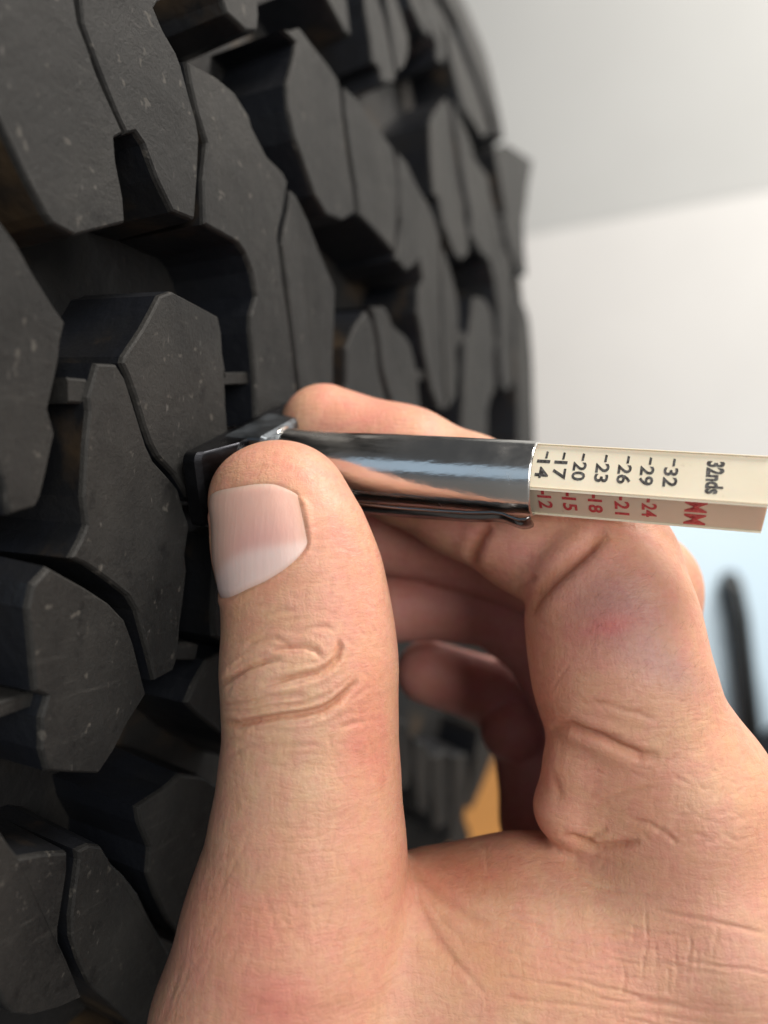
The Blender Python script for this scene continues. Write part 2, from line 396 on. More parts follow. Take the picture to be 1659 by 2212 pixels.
BL.append(K((1390, 650), (1450, 650), (1480, 760), (1500, 1000), (1510, 1300), (1520, 1650), (1400, 1650), (1400, 1300), (1390, 1000)))
BL.append(H((200, 1000), (330, 1050), (350, 1300), (325, 1500), (200, 1500)))
BL.append(H((365, 1150), (465, 1200), (478, 1500), (450, 1700), (385, 1620), (358, 1350)))
BL.append(H((492, 1280), (600, 1240), (618, 1500), (600, 1750), (505, 1800), (490, 1500)))
BL.append(H((635, 1280), (740, 1260), (750, 1450), (720, 1700), (770, 1850), (700, 1950), (625, 1850), (632, 1500)))
BL.append(H((830, 1090), (935, 1240), (845, 1480), (770, 1650), (735, 1600), (780, 1400), (800, 1250)))

tyre = empty('tyre', W((*(A0+U*62)[:2], ZF)))
tag(tyre, 'black mud-terrain tyre with worn chunky tread blocks and dusty grooves', 'tyre')

def poly_area(p):
    return 0.5*sum(p[i][0]*p[(i+1) % len(p)][1]-p[(i+1) % len(p)][0]*p[i][1] for i in range(len(p)))

def offset_poly(p, d):          # d > 0 outwards for a CCW polygon
    n = len(p); out = []
    for i in range(n):
        a, b, c = np.array(p[i-1]), np.array(p[i]), np.array(p[(i+1) % n])
        e1 = b-a; e2 = c-b
        l1 = np.linalg.norm(e1)+1e-9; l2 = np.linalg.norm(e2)+1e-9
        n1 = np.array([e1[1], -e1[0]])/l1; n2 = np.array([e2[1], -e2[0]])/l2
        m = n1+n2; L_ = m@m
        m = m/max(L_, 0.8)*2*0.5*2/2 if L_ < 1e-6 else m*(2/max(L_, 1.0))*0.5*2/2
        lim = min(l1, l2)*0.8
        dd = max(-lim, min(abs(d)*1.6, d))
        out.append(tuple(b+m*dd*1.0))
    return out

def build_block(ts, depth=DEPTH, draft=1.3, bev=0.75):
    if poly_area(ts) < 0: ts = ts[::-1]
    # densify long edges, wobble slightly
    q = []
    for i in range(len(ts)):
        a, b = np.array(ts[i]), np.array(ts[(i+1) % len(ts)])
        k = max(1, int(np.linalg.norm(b-a)/3.6))
        for j in range(k): q.append(tuple(a+(b-a)*j/k + (rng.normal(0, 0.16, 2) if j else 0)))
    ts = q; n = len(ts)
    rings = [(offset_poly(ts, draft), R-depth-0.6), (ts, R-bev), (offset_poly(ts, -bev*0.35), R-bev*0.35), (offset_poly(ts, -bev), R)]
    verts = []; faces = []
    for ring, rad in rings:
        for (t, s) in ring: verts.append(W(surf(t, s, rad)))
    for r in range(3):
        for i in range(n):
            j = (i+1) % n
            faces.append((r*n+i, r*n+j, (r+1)*n+j, (r+1)*n+i))
    faces.append(tuple(range(3*n, 4*n)))
    return verts, faces

def block_obj(vs, fs):
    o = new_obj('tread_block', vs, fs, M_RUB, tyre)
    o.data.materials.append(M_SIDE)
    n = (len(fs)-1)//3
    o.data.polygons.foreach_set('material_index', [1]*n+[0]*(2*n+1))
    return o

block_ts = []
for pl in BL:
    ts = [unproj(*p) for p in pl]
    block_ts.append(ts)
    vs, fs = build_block(ts)
    block_obj(vs, fs)

def in_poly(x, y, P):
    c = False; j = len(P)-1
    for i in range(len(P)):
        if (P[i][1] > y) != (P[j][1] > y) and x < (P[j][0]-P[i][0])*(y-P[i][1])/(P[j][1]-P[i][1])+P[i][0]: c = not c
        j = i
    return c

# blocks of the same tread where the photograph does not look (round the rest of the tyre)
HANDMASK = [(470, 1000), (600, 980), (700, 960), (1100, 980), (1100, 1100), (820, 1130), (840, 1830), (900, 1860), (1659, 1900), (1659, 2300), (330, 2300), (440, 1850), (490, 1560)]
FINGERMASK = [(700, 975), (1150, 985), (1300, 1150), (1300, 1480), (1180, 1800), (1130, 1480), (880, 1470), (850, 1120)]
pitch = 47.0; ncirc = int(2*math.pi*R/pitch); pitch = 2*math.pi*R/ncirc
cand = [[(-68, 4), (-44, 2), (-40, 20), (-44, 34), (-70, 33)], [(-37, 22), (-18, 10), (-12, 24), (-16, 42), (-34, 40)], [(-14, -2), (4, -10), (12, 4), (4, 24), (-10, 22)],
        [(16, 2), (34, 6), (40, 24), (30, 38), (12, 30)], [(46, 8), (62, 0), (72, 14), (66, 36), (48, 34)], [(78, 0), (96, 6), (102, 26), (90, 40), (76, 28)],
        [(108, 10), (126, 2), (134, 18), (128, 38), (110, 36)], [(140, 4), (160, 6), (162, 30), (150, 40), (138, 30)], [(168, 2), (196, 4), (198, 32), (170, 34)]]
placed = [np.array(b) for b in block_ts]
nfill = 0
for k in sorted(range(ncirc), key=lambda k: abs(k*pitch-math.pi*R)):
    for c in cand:
        ts = [(t, s + k*pitch - math.pi*R) for t, s in c]
        cs = np.array(ts)
        ang = cs[:, 1].mean()/R
        ok = True
        if abs(ang) < 1.35:
            for (t, s) in ts + [tuple(cs.mean(0))]:
                x, y = proj(surf(t, s))
                infr = -40 < x < 1700 and -40 < y < 2250
                if infr and not in_poly(x, y, HANDMASK) and not in_poly(x, y, FINGERMASK): ok = False; break
            if ok:
                mn, mx = cs.min(0)-1.5, cs.max(0)+1.5
                for b in placed:
                    bmn, bmx = b.min(0), b.max(0)
                    if (mn < bmx).all() and (bmn < mx).all(): ok = False; break
        if ok and nfill < 258:
            vs, fs = build_block(ts)
            block_obj(vs, fs); nfill += 1

# carcass (groove floor, shoulders, sidewalls, beads)
prof = [(-78, 300), (-84, 330), (-88, 362), (-84, 395), (-76, 414), (-68, R-DEPTH-3), (-55, R-DEPTH)]
prof += [(t, R-DEPTH) for t in (-20, 20, 62, 104, 144)]
prof += [(179, R-DEPTH), (186, R-DEPTH), (189, R-3.5), (199, R-4.0), (204, R-9), (208, 400), (212, 362), (208, 330), (202, 300)]
verts = []; faces = []; NS = 360
for i in range(NS):
    a = 2*math.pi*i/NS
    for (t, r) in prof: verts.append(W(surf(t, a*R, r)))
m = len(prof)
for i in range(NS):
    for j in range(m-1):
        a, b = i*m+j, ((i+1) % NS)*m+j
        faces.append((a, b, b+1, a+1))
    faces.append((i*m+m-1, ((i+1) % NS)*m+m-1, ((i+1) % NS)*m, i*m))
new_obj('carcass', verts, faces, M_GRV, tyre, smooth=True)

# tie bars bridging the grooves
def tie_bar(p, q, hw=0.9, top=1.2, depth=DEPTH):
    a, b = np.array(unproj(*p)), np.array(unproj(*q))
    d = b-a; d /= np.linalg.norm(d); n_ = np.array([-d[1], d[0]])
    ring = [a-d*1.2-n_*hw, b+d*1.2-n_*hw, b+d*1.2+n_*hw, a-d*1.2+n_*hw]
    vs, fs = [], []
    for rad, g in ((R-depth-0.5, 1.25), (R-top-0.3, 1.0), (R-top, 0.8)):
        c = sum(ring)/4
        for r_ in ring:
            lat = (r_-c)@n_
            vs.append(W(surf(*(r_+n_*lat*(g-1)), rad)))
    for k in range(2):
        for i in range(4): fs.append((k*4+i, k*4+(i+1) % 4, k*4+4+(i+1) % 4, k*4+4+i))
    fs.append((8, 9, 10, 11))
    new_obj('tie_bar', vs, fs, M_RUB, tyre)
def eL(x, y): return L((x, y))[0]
def eE(x, y): return E((x, y))[0]
def eF(x, y): return F((x, y))[0]
def eK(x, y): return K((x, y))[0]
tie_bar(eL(280, 1800), eL(540, 1790))
tie_bar(eE(470, 285), eE(540, 290), 1.4, 0.8)
tie_bar(eE(1030, 1790), eE(1130, 1795), 1.2, 0.8)
tie_bar(eF(80, 430), eF(235, 375), 0.9, 2.0)
tie_bar(eF(-60, 480), eF(35, 440), 0.9, 2.5)
tie_bar(eK(690, 1150), eK(770, 1140), 1.2, 1.0)
tie_bar(eK(1230, 910), eK(1280, 910), 1.6, 1.0)
tie_bar(eK(975, 890), eK(1030, 880), 2.0, 1.0)

# ------------------------------------------------------------------ tread depth gauge
gauge = empty('tread_depth_gauge', W(gpt(S_TREAD)))
tag(gauge, 'chrome pencil tread depth gauge with cream numbered bar pressed against the tyre', 'depth gauge')
up = np.array([0, 0, 1.0]); BX = np.cross(up, GA); BX /= np.linalg.norm(BX)    # away from the camera-ish
if BX[1] > 0: BX = -BX                                                        # towards the camera
BZ = np.cross(BX, GA); BZ /= np.linalg.norm(BZ)
if BZ[2] < 0: BZ = -BZ
def gp(s, x, z): return W(gpt(s) + BX*x + BZ*z)     # along axis, towards camera, up

def lathe(name, prof, mat, parent, n=64, closed=False):
    vs, fs = [], []
    for (s, r) in prof:
        for i in range(n):
            a = 2*math.pi*i/n; vs.append(gp(s, r*math.cos(a), r*math.sin(a)))
    for k in range(len(prof)-1):
        for i in range(n):
            j = (i+1) % n; fs.append((k*n+i, k*n+j, (k+1)*n+j, (k+1)*n+i))
    o = new_obj(name, vs, fs, mat, parent, smooth=True)
    return o
RS = 4.85
lathe('sleeve', [(-36, 4.2), (-36, RS-0.25), (-35.7, RS-0.05), (-35.4, RS), (-20, RS), (-8, RS), (-0.35, RS), (-0.1, RS-0.06), (0, RS-0.18), (0, 4.60), (-0.2, 4.55), (-14, 4.55)], M_CHR, gauge)

# square bar, turned 29 degrees
ROT = math.radians(29); SB = 3.16
f_up = (math.cos(ROT), math.sin(ROT)); f_dn = (math.sin(ROT), -math.cos(ROT))   # (x towards camera, z up) normals
bm = bmesh.new()
res = bmesh.ops.create_cube(bm, size=1.0)
S0, S1 = -30.0, 26.6
for v_ in bm.verts:
    s = S0 if v_.co.x < 0 else S1
    a_, b_ = v_.co.y*2*SB, v_.co.z*2*SB
    x = f_up[0]*a_ + f_dn[0]*b_; z = f_up[1]*a_ + f_dn[1]*b_
    v_.co = gp(s, x, z)
bmesh.ops.bevel(bm, geom=bm.edges[:], offset=0.00028, segments=3, profile=0.5, affect='EDGES')
bar = bm_obj('measuring_bar', bm, M_BAR, gauge)

def print_text(txt, face, s_mid, start, cap, length, mat, name, bold=0.0):
    """flat print on a bar face: reads downwards across the bar, letter tops to +axis."""
    cu = bpy.data.curves.new(name, 'FONT'); cu.body = txt; cu.size = 1.0; cu.offset = bold
    cu.align_x = 'LEFT'; cu.resolution_u = 3
    ob = bpy.data.objects.new(name, cu); COL.objects.link(ob)
    dg = bpy.context.evaluated_depsgraph_get()
    me = bpy.data.meshes.new_from_object(ob.evaluated_get(dg)); COL.objects.unlink(ob); bpy.data.objects.remove(ob)
    co = np.array([v.co[:] for v in me.vertices])
    x0, x1 = co[:, 0].min(), co[:, 0].max(); y0, y1 = co[:, 1].min(), co[:, 1].max()
    nrm = f_up if face == 'up' else f_dn
    run = (f_dn if face == 'up' else (-f_up[0], -f_up[1]))      # downwards in the picture
    pts = []
    for c in co:
        d = start + (c[0]-x0)/(x1-x0)*length
        s = s_mid + ((c[1]-y0)/(y1-y0)-0.5)*cap
        off = -SB + d
        x = nrm[0]*(SB+0.035) + run[0]*off; z = nrm[1]*(SB+0.035) + run[1]*off
        pts.append(gp(s, x, z))
    for v_, p in zip(me.vertices, pts): v_.co = p
    me.materials.clear(); me.materials.append(mat); me.update()
    o = bpy.data.objects.new(name, me); COL.objects.link(o); set_parent(o, gauge)
    return o
def print_tick(face, s_mid, start, length, w, mat):
    nrm = f_up if face == 'up' else f_dn
    run = (f_dn if face == 'up' else (-f_up[0], -f_up[1]))
    vs = []
    for (ds, d) in ((-w/2, 0), (w/2, 0.1), (w/2-0.06, length), (-w/2-0.06, length)):
        off = -SB+start+d
        vs.append(gp(s_mid+ds, nrm[0]*(SB+0.035)+run[0]*off, nrm[1]*(SB+0.035)+run[1]*off))
    new_obj('scale_tick', vs, [(0, 1, 2, 3)], mat, gauge)
def s_of(px):      # axis position whose picture lies at grid column px
    k = (px-CX)/FPX
    return (k*GM[1]-GM[0])/(GA[0]-k*GA[1])
for txt, px in (('14', 1178), ('17', 1214), ('20', 1255), ('23', 1303), ('26', 1350), ('29', 1397), ('32', 1447)):
    s = s_of(px)
    print_tick('up', s+0.3, 0.85, 1.1, 0.28, M_BLACK)
    print_text(txt, 'up', s, 2.15, 1.65, 2.7, M_BLACK, 'scale_numeral', 0.022)
print_text('32nds', 'up', s_of(1540), 0.9, 2.0, 4.5, M_BLACK, 'unit_marking', 0.04)
for txt, px in (('12', 1186), ('15', 1238), ('18', 1293), ('21', 1350), ('24', 1408)):
    s = s_of(px)
    print_tick('dn', s-0.1, 0.3, 1.1, 0.36, M_RED)
    print_text(txt, 'dn', s, 1.6, 1.75, 3.4, M_RED, 'scale_numeral', 0.024)
print_text('MM', 'dn', s_of(1506), 0.35, 2.5, 5.6, M_RED, 'unit_marking', 0.012)

# boss and foot
def ring_rect(s, hl, hw, n=8, rot=0.0, rad=1.2):
    pts = []
    for cx_, cz_, a0 in ((hl-rad, hw-rad, 0), (-(hl-rad), hw-rad, 90), (-(hl-rad), -(hw-rad), 180), (hl-rad, -(hw-rad), 270)):
        for k in range(n):
            a = math.radians(a0+90*k/(n-1)); pts.append((s, cx_+rad*math.cos(a), cz_+rad*math.sin(a)))
    return pts
# the foot's long side lies in the tread, far end tilted up
tl = U*math.cos(math.radians(20)) + E3*math.sin(math.radians(20))
tl = tl - GA*(tl@GA); tl /= np.linalg.norm(tl)
tw = np.cross(GA, tl); tw = tw if tw[2] > 0 else -tw
def loft(name, rings, mat, cap=True):
    vs, fs = [], []
    n = len(rings[0])
    for rg in rings:
        for (s, a, b) in rg: vs.append(W(gpt(s) + tl*a + tw*b))
    for k in range(len(rings)-1):
        for i in range(n):
            j = (i+1) % n; fs.append((k*n+i, k*n+j, (k+1)*n+j, (k+1)*n+i))
    if cap: fs.append(tuple(range(n))); fs.append(tuple(range((len(rings)-1)*n, len(rings)*n)))
    return new_obj(name, vs, fs, mat, gauge)
f0 = S_TREAD
loft('foot', [ring_rect(f0+0.05, 14.3, 4.5), ring_rect(f0+0.7, 15.0, 5.1), ring_rect(f0+2.4, 15.0, 5.2), ring_rect(f0+3.0, 14.2, 5.1), ring_rect(f0+5.2, 9.0, 5.0), ring_rect(f0+5.5, 6.0, 4.4)], M_FOOT)
loft('boss', [ring_rect(f0+2.0, 6.6, 5.3, rad=0.5), ring_rect(f0+7.0, 5.9, 5.2, rad=0.6), ring_rect(f0+7.5, 5.4, 4.8, rad=0.8), ring_rect(f0+8.2, 4.4, 4.4, rad=4.3)], M_BOSS)
lathe('ferrule', [(-37.2, 4.3), (-37.2, RS+0.12), (-36.9, RS+0.25), (-36.2, RS+0.25), (-35.9, RS+0.12), (-35.9, 4.3)], M_CHR, gauge)

# pocket clip under the sleeve, end rolled outwards
CA = math.radians(-72)
ca, sa_ = math.cos(CA), math.sin(CA)
def clip_pt(s, h, w): # h above the sleeve surface, w sideways
    r = RS+h
    return gp(s, ca*r - sa_*w, sa_*r + ca*w)
path = [(-26, -0.2), (-25, 0.5), (-23, 0.95), (-18, 1.0), (-12, 0.9), (-8, 0.8), (-6, 0.62), (-4.6, 0.45), (-3.4, 0.55), (-2.2, 0.95), (-1.2, 1.15), (-0.4, 1.0), (0.1, 0.7)]
vs, fs = [], []
for (s, h) in path:
    hw = 2.0 if s > -24 else 2.3
    for (dw, dh) in ((-hw, 0), (-hw+0.25, 0.22), (0, 0.36), (hw-0.25, 0.22), (hw, 0), (hw-0.2, -0.22), (0, -0.1), (-hw+0.2, -0.22)):
        vs.append(clip_pt(s, h+dh+0.15, dw))
for k in range(len(path)-1):
    for i in range(8):
        j = (i+1) % 8; fs.append((k*8+i, k*8+j, (k+1)*8+j, (k+1)*8+i))
fs.append(tuple(range(8))); fs.append(tuple(range((len(path)-1)*8, len(path)*8)))
new_obj('pocket_clip', vs, fs, M_CLIP, gauge, smooth=True)

# ------------------------------------------------------------------ the hand: blended swept volumes, contoured into one skin
prims = []
def cap(p0, r0, p1, r1, k=3.0): prims.append(('c', np.array(p0, float), r0, np.array(p1, float), r1, k))
def ecap(p0, w0, d0, p1, w1, d1, roll, k=3.0, ax=1.0): prims.append(('e', np.array(p0, float), w0, d0, np.array(p1, float), w1, d1, math.radians(roll), k, ax))
def ell(c, r, k=3.0): prims.append(('l', np.array(c, float), np.array(r, float), k))
def chain(nodes, k=3.0):
    for a, b in zip(nodes[:-1], nodes[1:]):
        cap(at(*a[:3]), a[3], at(*b[:3]), b[3], k)
def echain(nodes, k=3.0):
    for a, b in zip(nodes[:-1], nodes[1:]):
        ecap(at(*a[:3]), a[3], a[4], at(*b[:3]), b[3], b[4], (a[5]+b[5])/2, k)
# thumb: column, row, distance, half width, half thickness, roll
THUMB = [(597, 1085, 107.5, 8.4, 7.4, 26), (622, 1160, 107, 9.5, 8.0, 26), (655, 1260, 106.5, 9.8, 8.6, 24), (668, 1370, 106, 10.1, 9.2, 20), (668, 1470, 105.5, 10.4, 9.6, 17),
         (672, 1600, 105.5, 10.15, 9.7, 14), (668, 1720, 105.5, 10.8, 10.2, 12), (662, 1850, 105.5, 12.0, 11.2, 10), (640, 2010, 106, 14.0, 13.2, 6), (610, 2200, 107, 15.6, 15, 2), (650, 2600, 112, 17.5, 16, 0)]
echain(THUMB, 4.0)
ell(at(596, 1062, 108), (8.0, 6.6, 5.8), 3.0)
# web, thenar and back of the hand
chain([(760, 2110, 111, 12.0), (960, 2056, 110.5, 12.4), (1130, 2035, 109.5, 12.9), (1300, 2045, 108.5, 13.0), (1480, 2010, 108, 14.5)], 4.0)
chain([(650, 2330, 111, 17), (1150, 2270, 111, 17), (1550, 2200, 111, 18)], 10.0)
chain([(680, 2650, 116, 19), (1200, 2600, 116, 20), (1550, 2500, 117, 19)], 10.0)
chain([(1200, 2600, 122, 19), (1000, 3300, 128, 22), (900, 3900, 132, 24)], 10.0)
chain([(900, 2600, 122, 19), (900, 3300, 128, 22), (850, 3900, 132, 24)], 10.0)
# index: knuckle to middle joint
chain([(1490, 1960, 109, 15.4), (1452, 1720, 108.5, 12.3), (1376, 1570, 107.5, 10.3), (1338, 1450, 107, 10.4), (1318, 1330, 109, 10.1), (1306, 1225, 113, 9.4)], 4.0)
ecap(at(1264, 1655, 105.5), 5.4, 5.6, at(1400, 1675, 105), 8.0, 7.5, 0, 1.8)
ecap(at(1240, 1742, 106.5), 5.2, 5.2, at(1390, 1750, 106), 7.0, 7.0, 0, 2.2)
# index: middle joint to tip
chain([(1306, 1222, 114, 9.4), (1160, 1150, 119, 8.9), (1010, 1072, 123.5, 8.7), (870, 1004, 125.5, 8.4), (700, 925, 126.5, 6.8)], 3.0)
N_INDEX = len(prims)
# middle, ring, little finger
chain([(1450, 1900, 124, 13), (1385, 1520, 124.5, 8.8), (1372, 1275, 127, 9.2)], 2.0)
chain([(1380, 1275, 127, 9.2), (1180, 1215, 136, 8.8), (1000, 1165, 140, 8.2), (820, 1150, 140, 7.0)], 2.0)
chain([(1420, 1850, 139, 13), (1290, 1560, 142, 8.8), (1190, 1385, 147, 8.6)], 2.0)
chain([(1190, 1395, 147, 8.2), (1075, 1310, 147, 7.4), (960, 1300, 147, 6.9), (850, 1308, 146, 6.5)], 0.6)
chain([(1300, 1950, 152, 12), (1185, 1770, 152, 8.6), (1150, 1580, 155, 7.6)], 2.0)
chain([(1150, 1560, 156, 7.4), (1060, 1495, 156, 6.3), (925, 1452, 154, 5.9)], 0.6)
ell(at(1112, 1580, 151), (6.2, 6.0, 5.6), 0.7)
# palm
chain([(1420, 2000, 120, 14), (1400, 2000, 152, 14)], 6.0)
chain([(1350, 2250, 122, 16), (1330, 2250, 156, 15)], 8.0)
chain([(1250, 2600, 128, 18), (1200, 2600, 152, 16)], 8.0)

def smin(a, b, k):
    h = np.clip(0.5+0.5*(b-a)/k, 0, 1)
    return b*(1-h)+a*h - k*h*(1-h)

def prim_bbox(p, m):
    if p[0] == 'c': r = max(p[2], p[4]); lo = np.minimum(p[1], p[3])-r; hi = np.maximum(p[1], p[3])+r; k = p[5]
    elif p[0] == 'e': r = max(p[2], p[3], p[5], p[6]); lo = np.minimum(p[1], p[4])-r; hi = np.maximum(p[1], p[4])+r; k = p[8]
    else: lo = p[1]-p[2]; hi = p[1]+p[2]; k = p[3]
    return lo-(k+m), hi+(k+m), k

def prim_d(p, P):
    if p[0] == 'c':
        _, a, r0, b, r1, k = p
        ba = b-a; h = np.clip(((P-a)@ba)/(ba@ba), 0, 1)
        q = P-a-h[:, None]*ba
        return np.sqrt((q*q).sum(1))-(r0+(r1-r0)*h)
    if p[0] == 'e':
        _, a, w0, d0, b, w1, d1, roll, k, ax = p
        ba = b-a; ln = np.linalg.norm(ba); axd = ba/ln
        wv = np.array([math.cos(roll), -math.sin(roll), 0.0]); wv -= axd*(wv@axd); wv /= np.linalg.norm(wv)
        dv = np.cross(axd, wv)
        h = np.clip(((P-a)@ba)/(ba@ba), 0, 1)
        q = P-a-h[:, None]*ba
        w = w0+(w1-w0)*h; d = d0+(d1-d0)*h; m = np.minimum(w, d)*ax
        x = (q@wv); y = (q@dv); z = (q@axd)
        k0 = np.sqrt((x/w)**2+(y/d)**2+(z/m)**2)+1e-9
        k1 = np.sqrt((x/w**2)**2+(y/d**2)**2+(z/m**2)**2)+1e-9
        return np.where(k0 > 1e-3, k0*(k0-1)/k1, -np.minimum(w, d))
    _, c, r, k = p
    q = P-c
    k0 = np.sqrt(((q/r)**2).sum(1))+1e-9; k1 = np.sqrt(((q/r**2)**2).sum(1))+1e-9
    return k0*(k0-1)/k1

def gauge_d(P):
    q = P-GM; s = q@GA; rr = np.sqrt(np.maximum((q*q).sum(1)-s*s, 0))
    d = np.maximum(rr-(RS+0.05), np.maximum(s-30, -37.5-s))
    return d

def sdf(P):
    out = np.full(len(P), 50.0)
    for p in prims:
        lo, hi, k = prim_bbox(p, 4.0)
        m_ = np.all((P > lo) & (P < hi), axis=1)
        if not m_.any(): continue
        out[m_] = smin(out[m_], prim_d(p, P[m_]), k)
    gd = gauge_d(P)
    return np.maximum(out, -gd)

h_ = 1.0
lo = np.array([-55.0, 84.0, -170.0]); hi = np.array([86.0, 178.0, 26.0])
dims = np.ceil((hi-lo)/h_).astype(int)+1
fld = np.full(dims, 50.0, dtype=np.float32)
xs = [lo[i]+h_*np.arange(dims[i]) for i in range(3)]
for p in prims:
    bl, bh, k = prim_bbox(p, 4.0)
    i0 = np.maximum(np.floor((bl-lo)/h_).astype(int), 0); i1 = np.minimum(np.ceil((bh-lo)/h_).astype(int)+1, dims)
    if (i1 <= i0).any(): continue
    sl = tuple(slice(i0[i], i1[i]) for i in range(3))
    g_ = np.stack(np.meshgrid(xs[0][sl[0]], xs[1][sl[1]], xs[2][sl[2]], indexing='ij'), -1).reshape(-1, 3)
    d_ = prim_d(p, g_).reshape(fld[sl].shape)
    fld[sl] = smin(fld[sl], d_, k)
i0 = np.floor((np.array([-30, 95, -10])-lo)/h_).astype(int); i1 = np.floor((np.array([60, 135, 26])-lo)/h_).astype(int)
sl = tuple(slice(i0[i], i1[i]) for i in range(3))
g_ = np.stack(np.meshgrid(xs[0][sl[0]], xs[1][sl[1]], xs[2][sl[2]], indexing='ij'), -1).reshape(-1, 3)
fld[sl] = np.maximum(fld[sl], -gauge_d(g_).reshape(fld[sl].shape))
# close the field at its border
for ax in range(3):
    idx = [slice(None)]*3
    for e in (0, -1):
        idx[ax] = e; fld[tuple(idx)] = np.maximum(fld[tuple(idx)], 0.5)

def surface_nets(f, lo, h):
    n = np.array(f.shape)-1
    ins = f < 0
    corners = [(i, j, k) for i in (0, 1) for j in (0, 1) for k in (0, 1)]
    cnt = np.zeros(n, dtype=np.int8)
    for (i, j, k) in corners: cnt += ins[i:n[0]+i, j:n[1]+j, k:n[2]+k]
    act = (cnt > 0) & (cnt < 8)
    ids = -np.ones(n, dtype=np.int64); cells = np.argwhere(act); ids[act] = np.arange(len(cells))
    acc = np.zeros((len(cells), 3)); num = np.zeros(len(cells))
    for a in corners:
        for ax in range(3):
            if a[ax]: continue
            b = list(a); b[ax] = 1
            fa = f[cells[:, 0]+a[0], cells[:, 1]+a[1], cells[:, 2]+a[2]].astype(float); fb = f[cells[:, 0]+b[0], cells[:, 1]+b[1], cells[:, 2]+b[2]].astype(float)
            mk = (fa < 0) != (fb < 0)
            t = np.where(mk, fa/(fa-fb+1e-12), 0)
            p = np.tile(np.array(a, float), (len(cells), 1)); p[:, ax] += t
            acc[mk] += p[mk]; num[mk] += 1
    verts = lo + h*(cells+acc/num[:, None])
    quads = []
    for ax in range(3):
        u, v = (ax+1) % 3, (ax+2) % 3
        s0 = [slice(None)]*3; s1 = [slice(None)]*3
        s0[ax] = slice(0, -1); s1[ax] = slice(1, None)
        A_, B_ = ins[tuple(s0)], ins[tuple(s1)]
        e = np.argwhere(A_ != B_)
        e = e[(e[:, u] > 0) & (e[:, v] > 0) & (e[:, u] < n[u]) & (e[:, v] < n[v])]
        fl = A_[e[:, 0], e[:, 1], e[:, 2]]
        def cid(du, dv):
            c = e.copy(); c[:, u] -= du; c[:, v] -= dv
            return ids[c[:, 0], c[:, 1], c[:, 2]]
        q = np.stack([cid(1, 1), cid(0, 1), cid(0, 0), cid(1, 0)], 1)
        q[~fl] = q[~fl][:, ::-1]
        quads.append(q)
    return verts, np.concatenate(quads)

hv, hq = surface_nets(fld, lo, h_)
def subdivide(v, q):
    e = np.stack([q, np.roll(q, -1, 1)], -1).reshape(-1, 2); es = np.sort(e, 1)
    key = es[:, 0]*len(v)+es[:, 1]
    uq, inv = np.unique(key, return_inverse=True)
    mid = 0.5*(v[uq//len(v)]+v[uq % len(v)])
    ctr = v[q].mean(1)
    nv, ne = len(v), len(uq)
    em = inv.reshape(-1, 4)+nv; cm = np.arange(len(q))+nv+ne
    out = np.stack([np.stack([q[:, i], em[:, i], cm, em[:, i-1]], 1) for i in range(4)], 1).reshape(-1, 4)
    return np.concatenate([v, mid, ctr]), out
def grad(P, e=0.15):
    g = np.zeros_like(P)
    for ax in range(3):
        d = np.zeros(3); d[ax] = e
        g[:, ax] = sdf(P+d)-sdf(P-d)
    return g/(np.linalg.norm(g, axis=1)[:, None]+1e-9)
def smooth_verts(v, q, it, f):
    for _ in range(it):
        acc = np.zeros_like(v); cn = np.zeros(len(v))
        for i in range(4):
            for o_ in (1, 3):
                np.add.at(acc, q[:, i], v[q[:, (i+o_) % 4]]); np.add.at(cn, q[:, i], 1)
        v = v*(1-f)+f*acc/np.maximum(cn, 1)[:, None]
    return v
hv = smooth_verts(hv, hq, 2, 0.5)
hv, hq = subdivide(hv, hq)
hv = smooth_verts(hv, hq, 1, 0.5)
nrm = grad(hv)
for _ in range(2):
    hv = hv - nrm*np.clip(sdf(hv), -0.8, 0.8)[:, None]
hv = smooth_verts(hv, hq, 1, 0.5)
nrm = grad(hv)

# refine the side of the hand the furrows are on
def refine(v, n, q, sel):
    e = np.stack([q, np.roll(q, -1, 1)], -1); es = np.sort(e, -1); key = es[..., 0]*len(v)+es[..., 1]
    uq, inv = np.unique(key[sel].ravel(), return_inverse=True)
    a, b = uq//len(v), uq % len(v)
    nv = len(v); ne = len(uq); qs = q[sel]
    v2 = np.concatenate([v, 0.5*(v[a]+v[b]), v[qs].mean(1)]); n2 = np.concatenate([n, n[a]+n[b], n[qs].mean(1)])
    n2 /= np.linalg.norm(n2, axis=1)[:, None]+1e-9
    em = inv.reshape(-1, 4)+nv; cm = np.arange(len(qs))+nv+ne
    sub = np.stack([np.stack([qs[:, i], em[:, i], cm, em[:, i-1]], 1) for i in range(4)], 1).reshape(-1, 4)
    rest = q[~sel]; rk = key[~sel]
    pos = np.searchsorted(uq, rk); pos = np.minimum(pos, ne-1); hit = uq[pos] == rk
    plain = rest[~hit.any(1)]
    polys = []
    for qq, hh, pp in zip(rest[hit.any(1)], hit[hit.any(1)], pos[hit.any(1)]):
        f = []
        for i in range(4):
            f.append(int(qq[i]))
            if hh[i]: f.append(int(pp[i])+nv)
        polys.append(f)
    return v2, n2, sub, plain, polys, nv
pc = hv[hq].mean(1); nc = nrm[hq].mean(1)
px_ = CX+FPX*pc[:, 0]/pc[:, 1]; py_ = CY-FPX*pc[:, 2]/pc[:, 1]
fc = -(nc*pc).sum(1)/np.linalg.norm(pc, axis=1)
sel = (fc > -0.12) & (px_ > 250) & (px_ < 1720) & (py_ > 780) & (py_ < 2280) & (pc[:, 1] < 124)
hv, nrm, hq, hplain, hpolys, n_old = refine(hv, nrm, hq, sel)
d_new = np.zeros(len(hv)); d_new[n_old:] = np.clip(sdf(hv[n_old:]), -0.15, 0.15)
hv = hv - nrm*d_new[:, None]

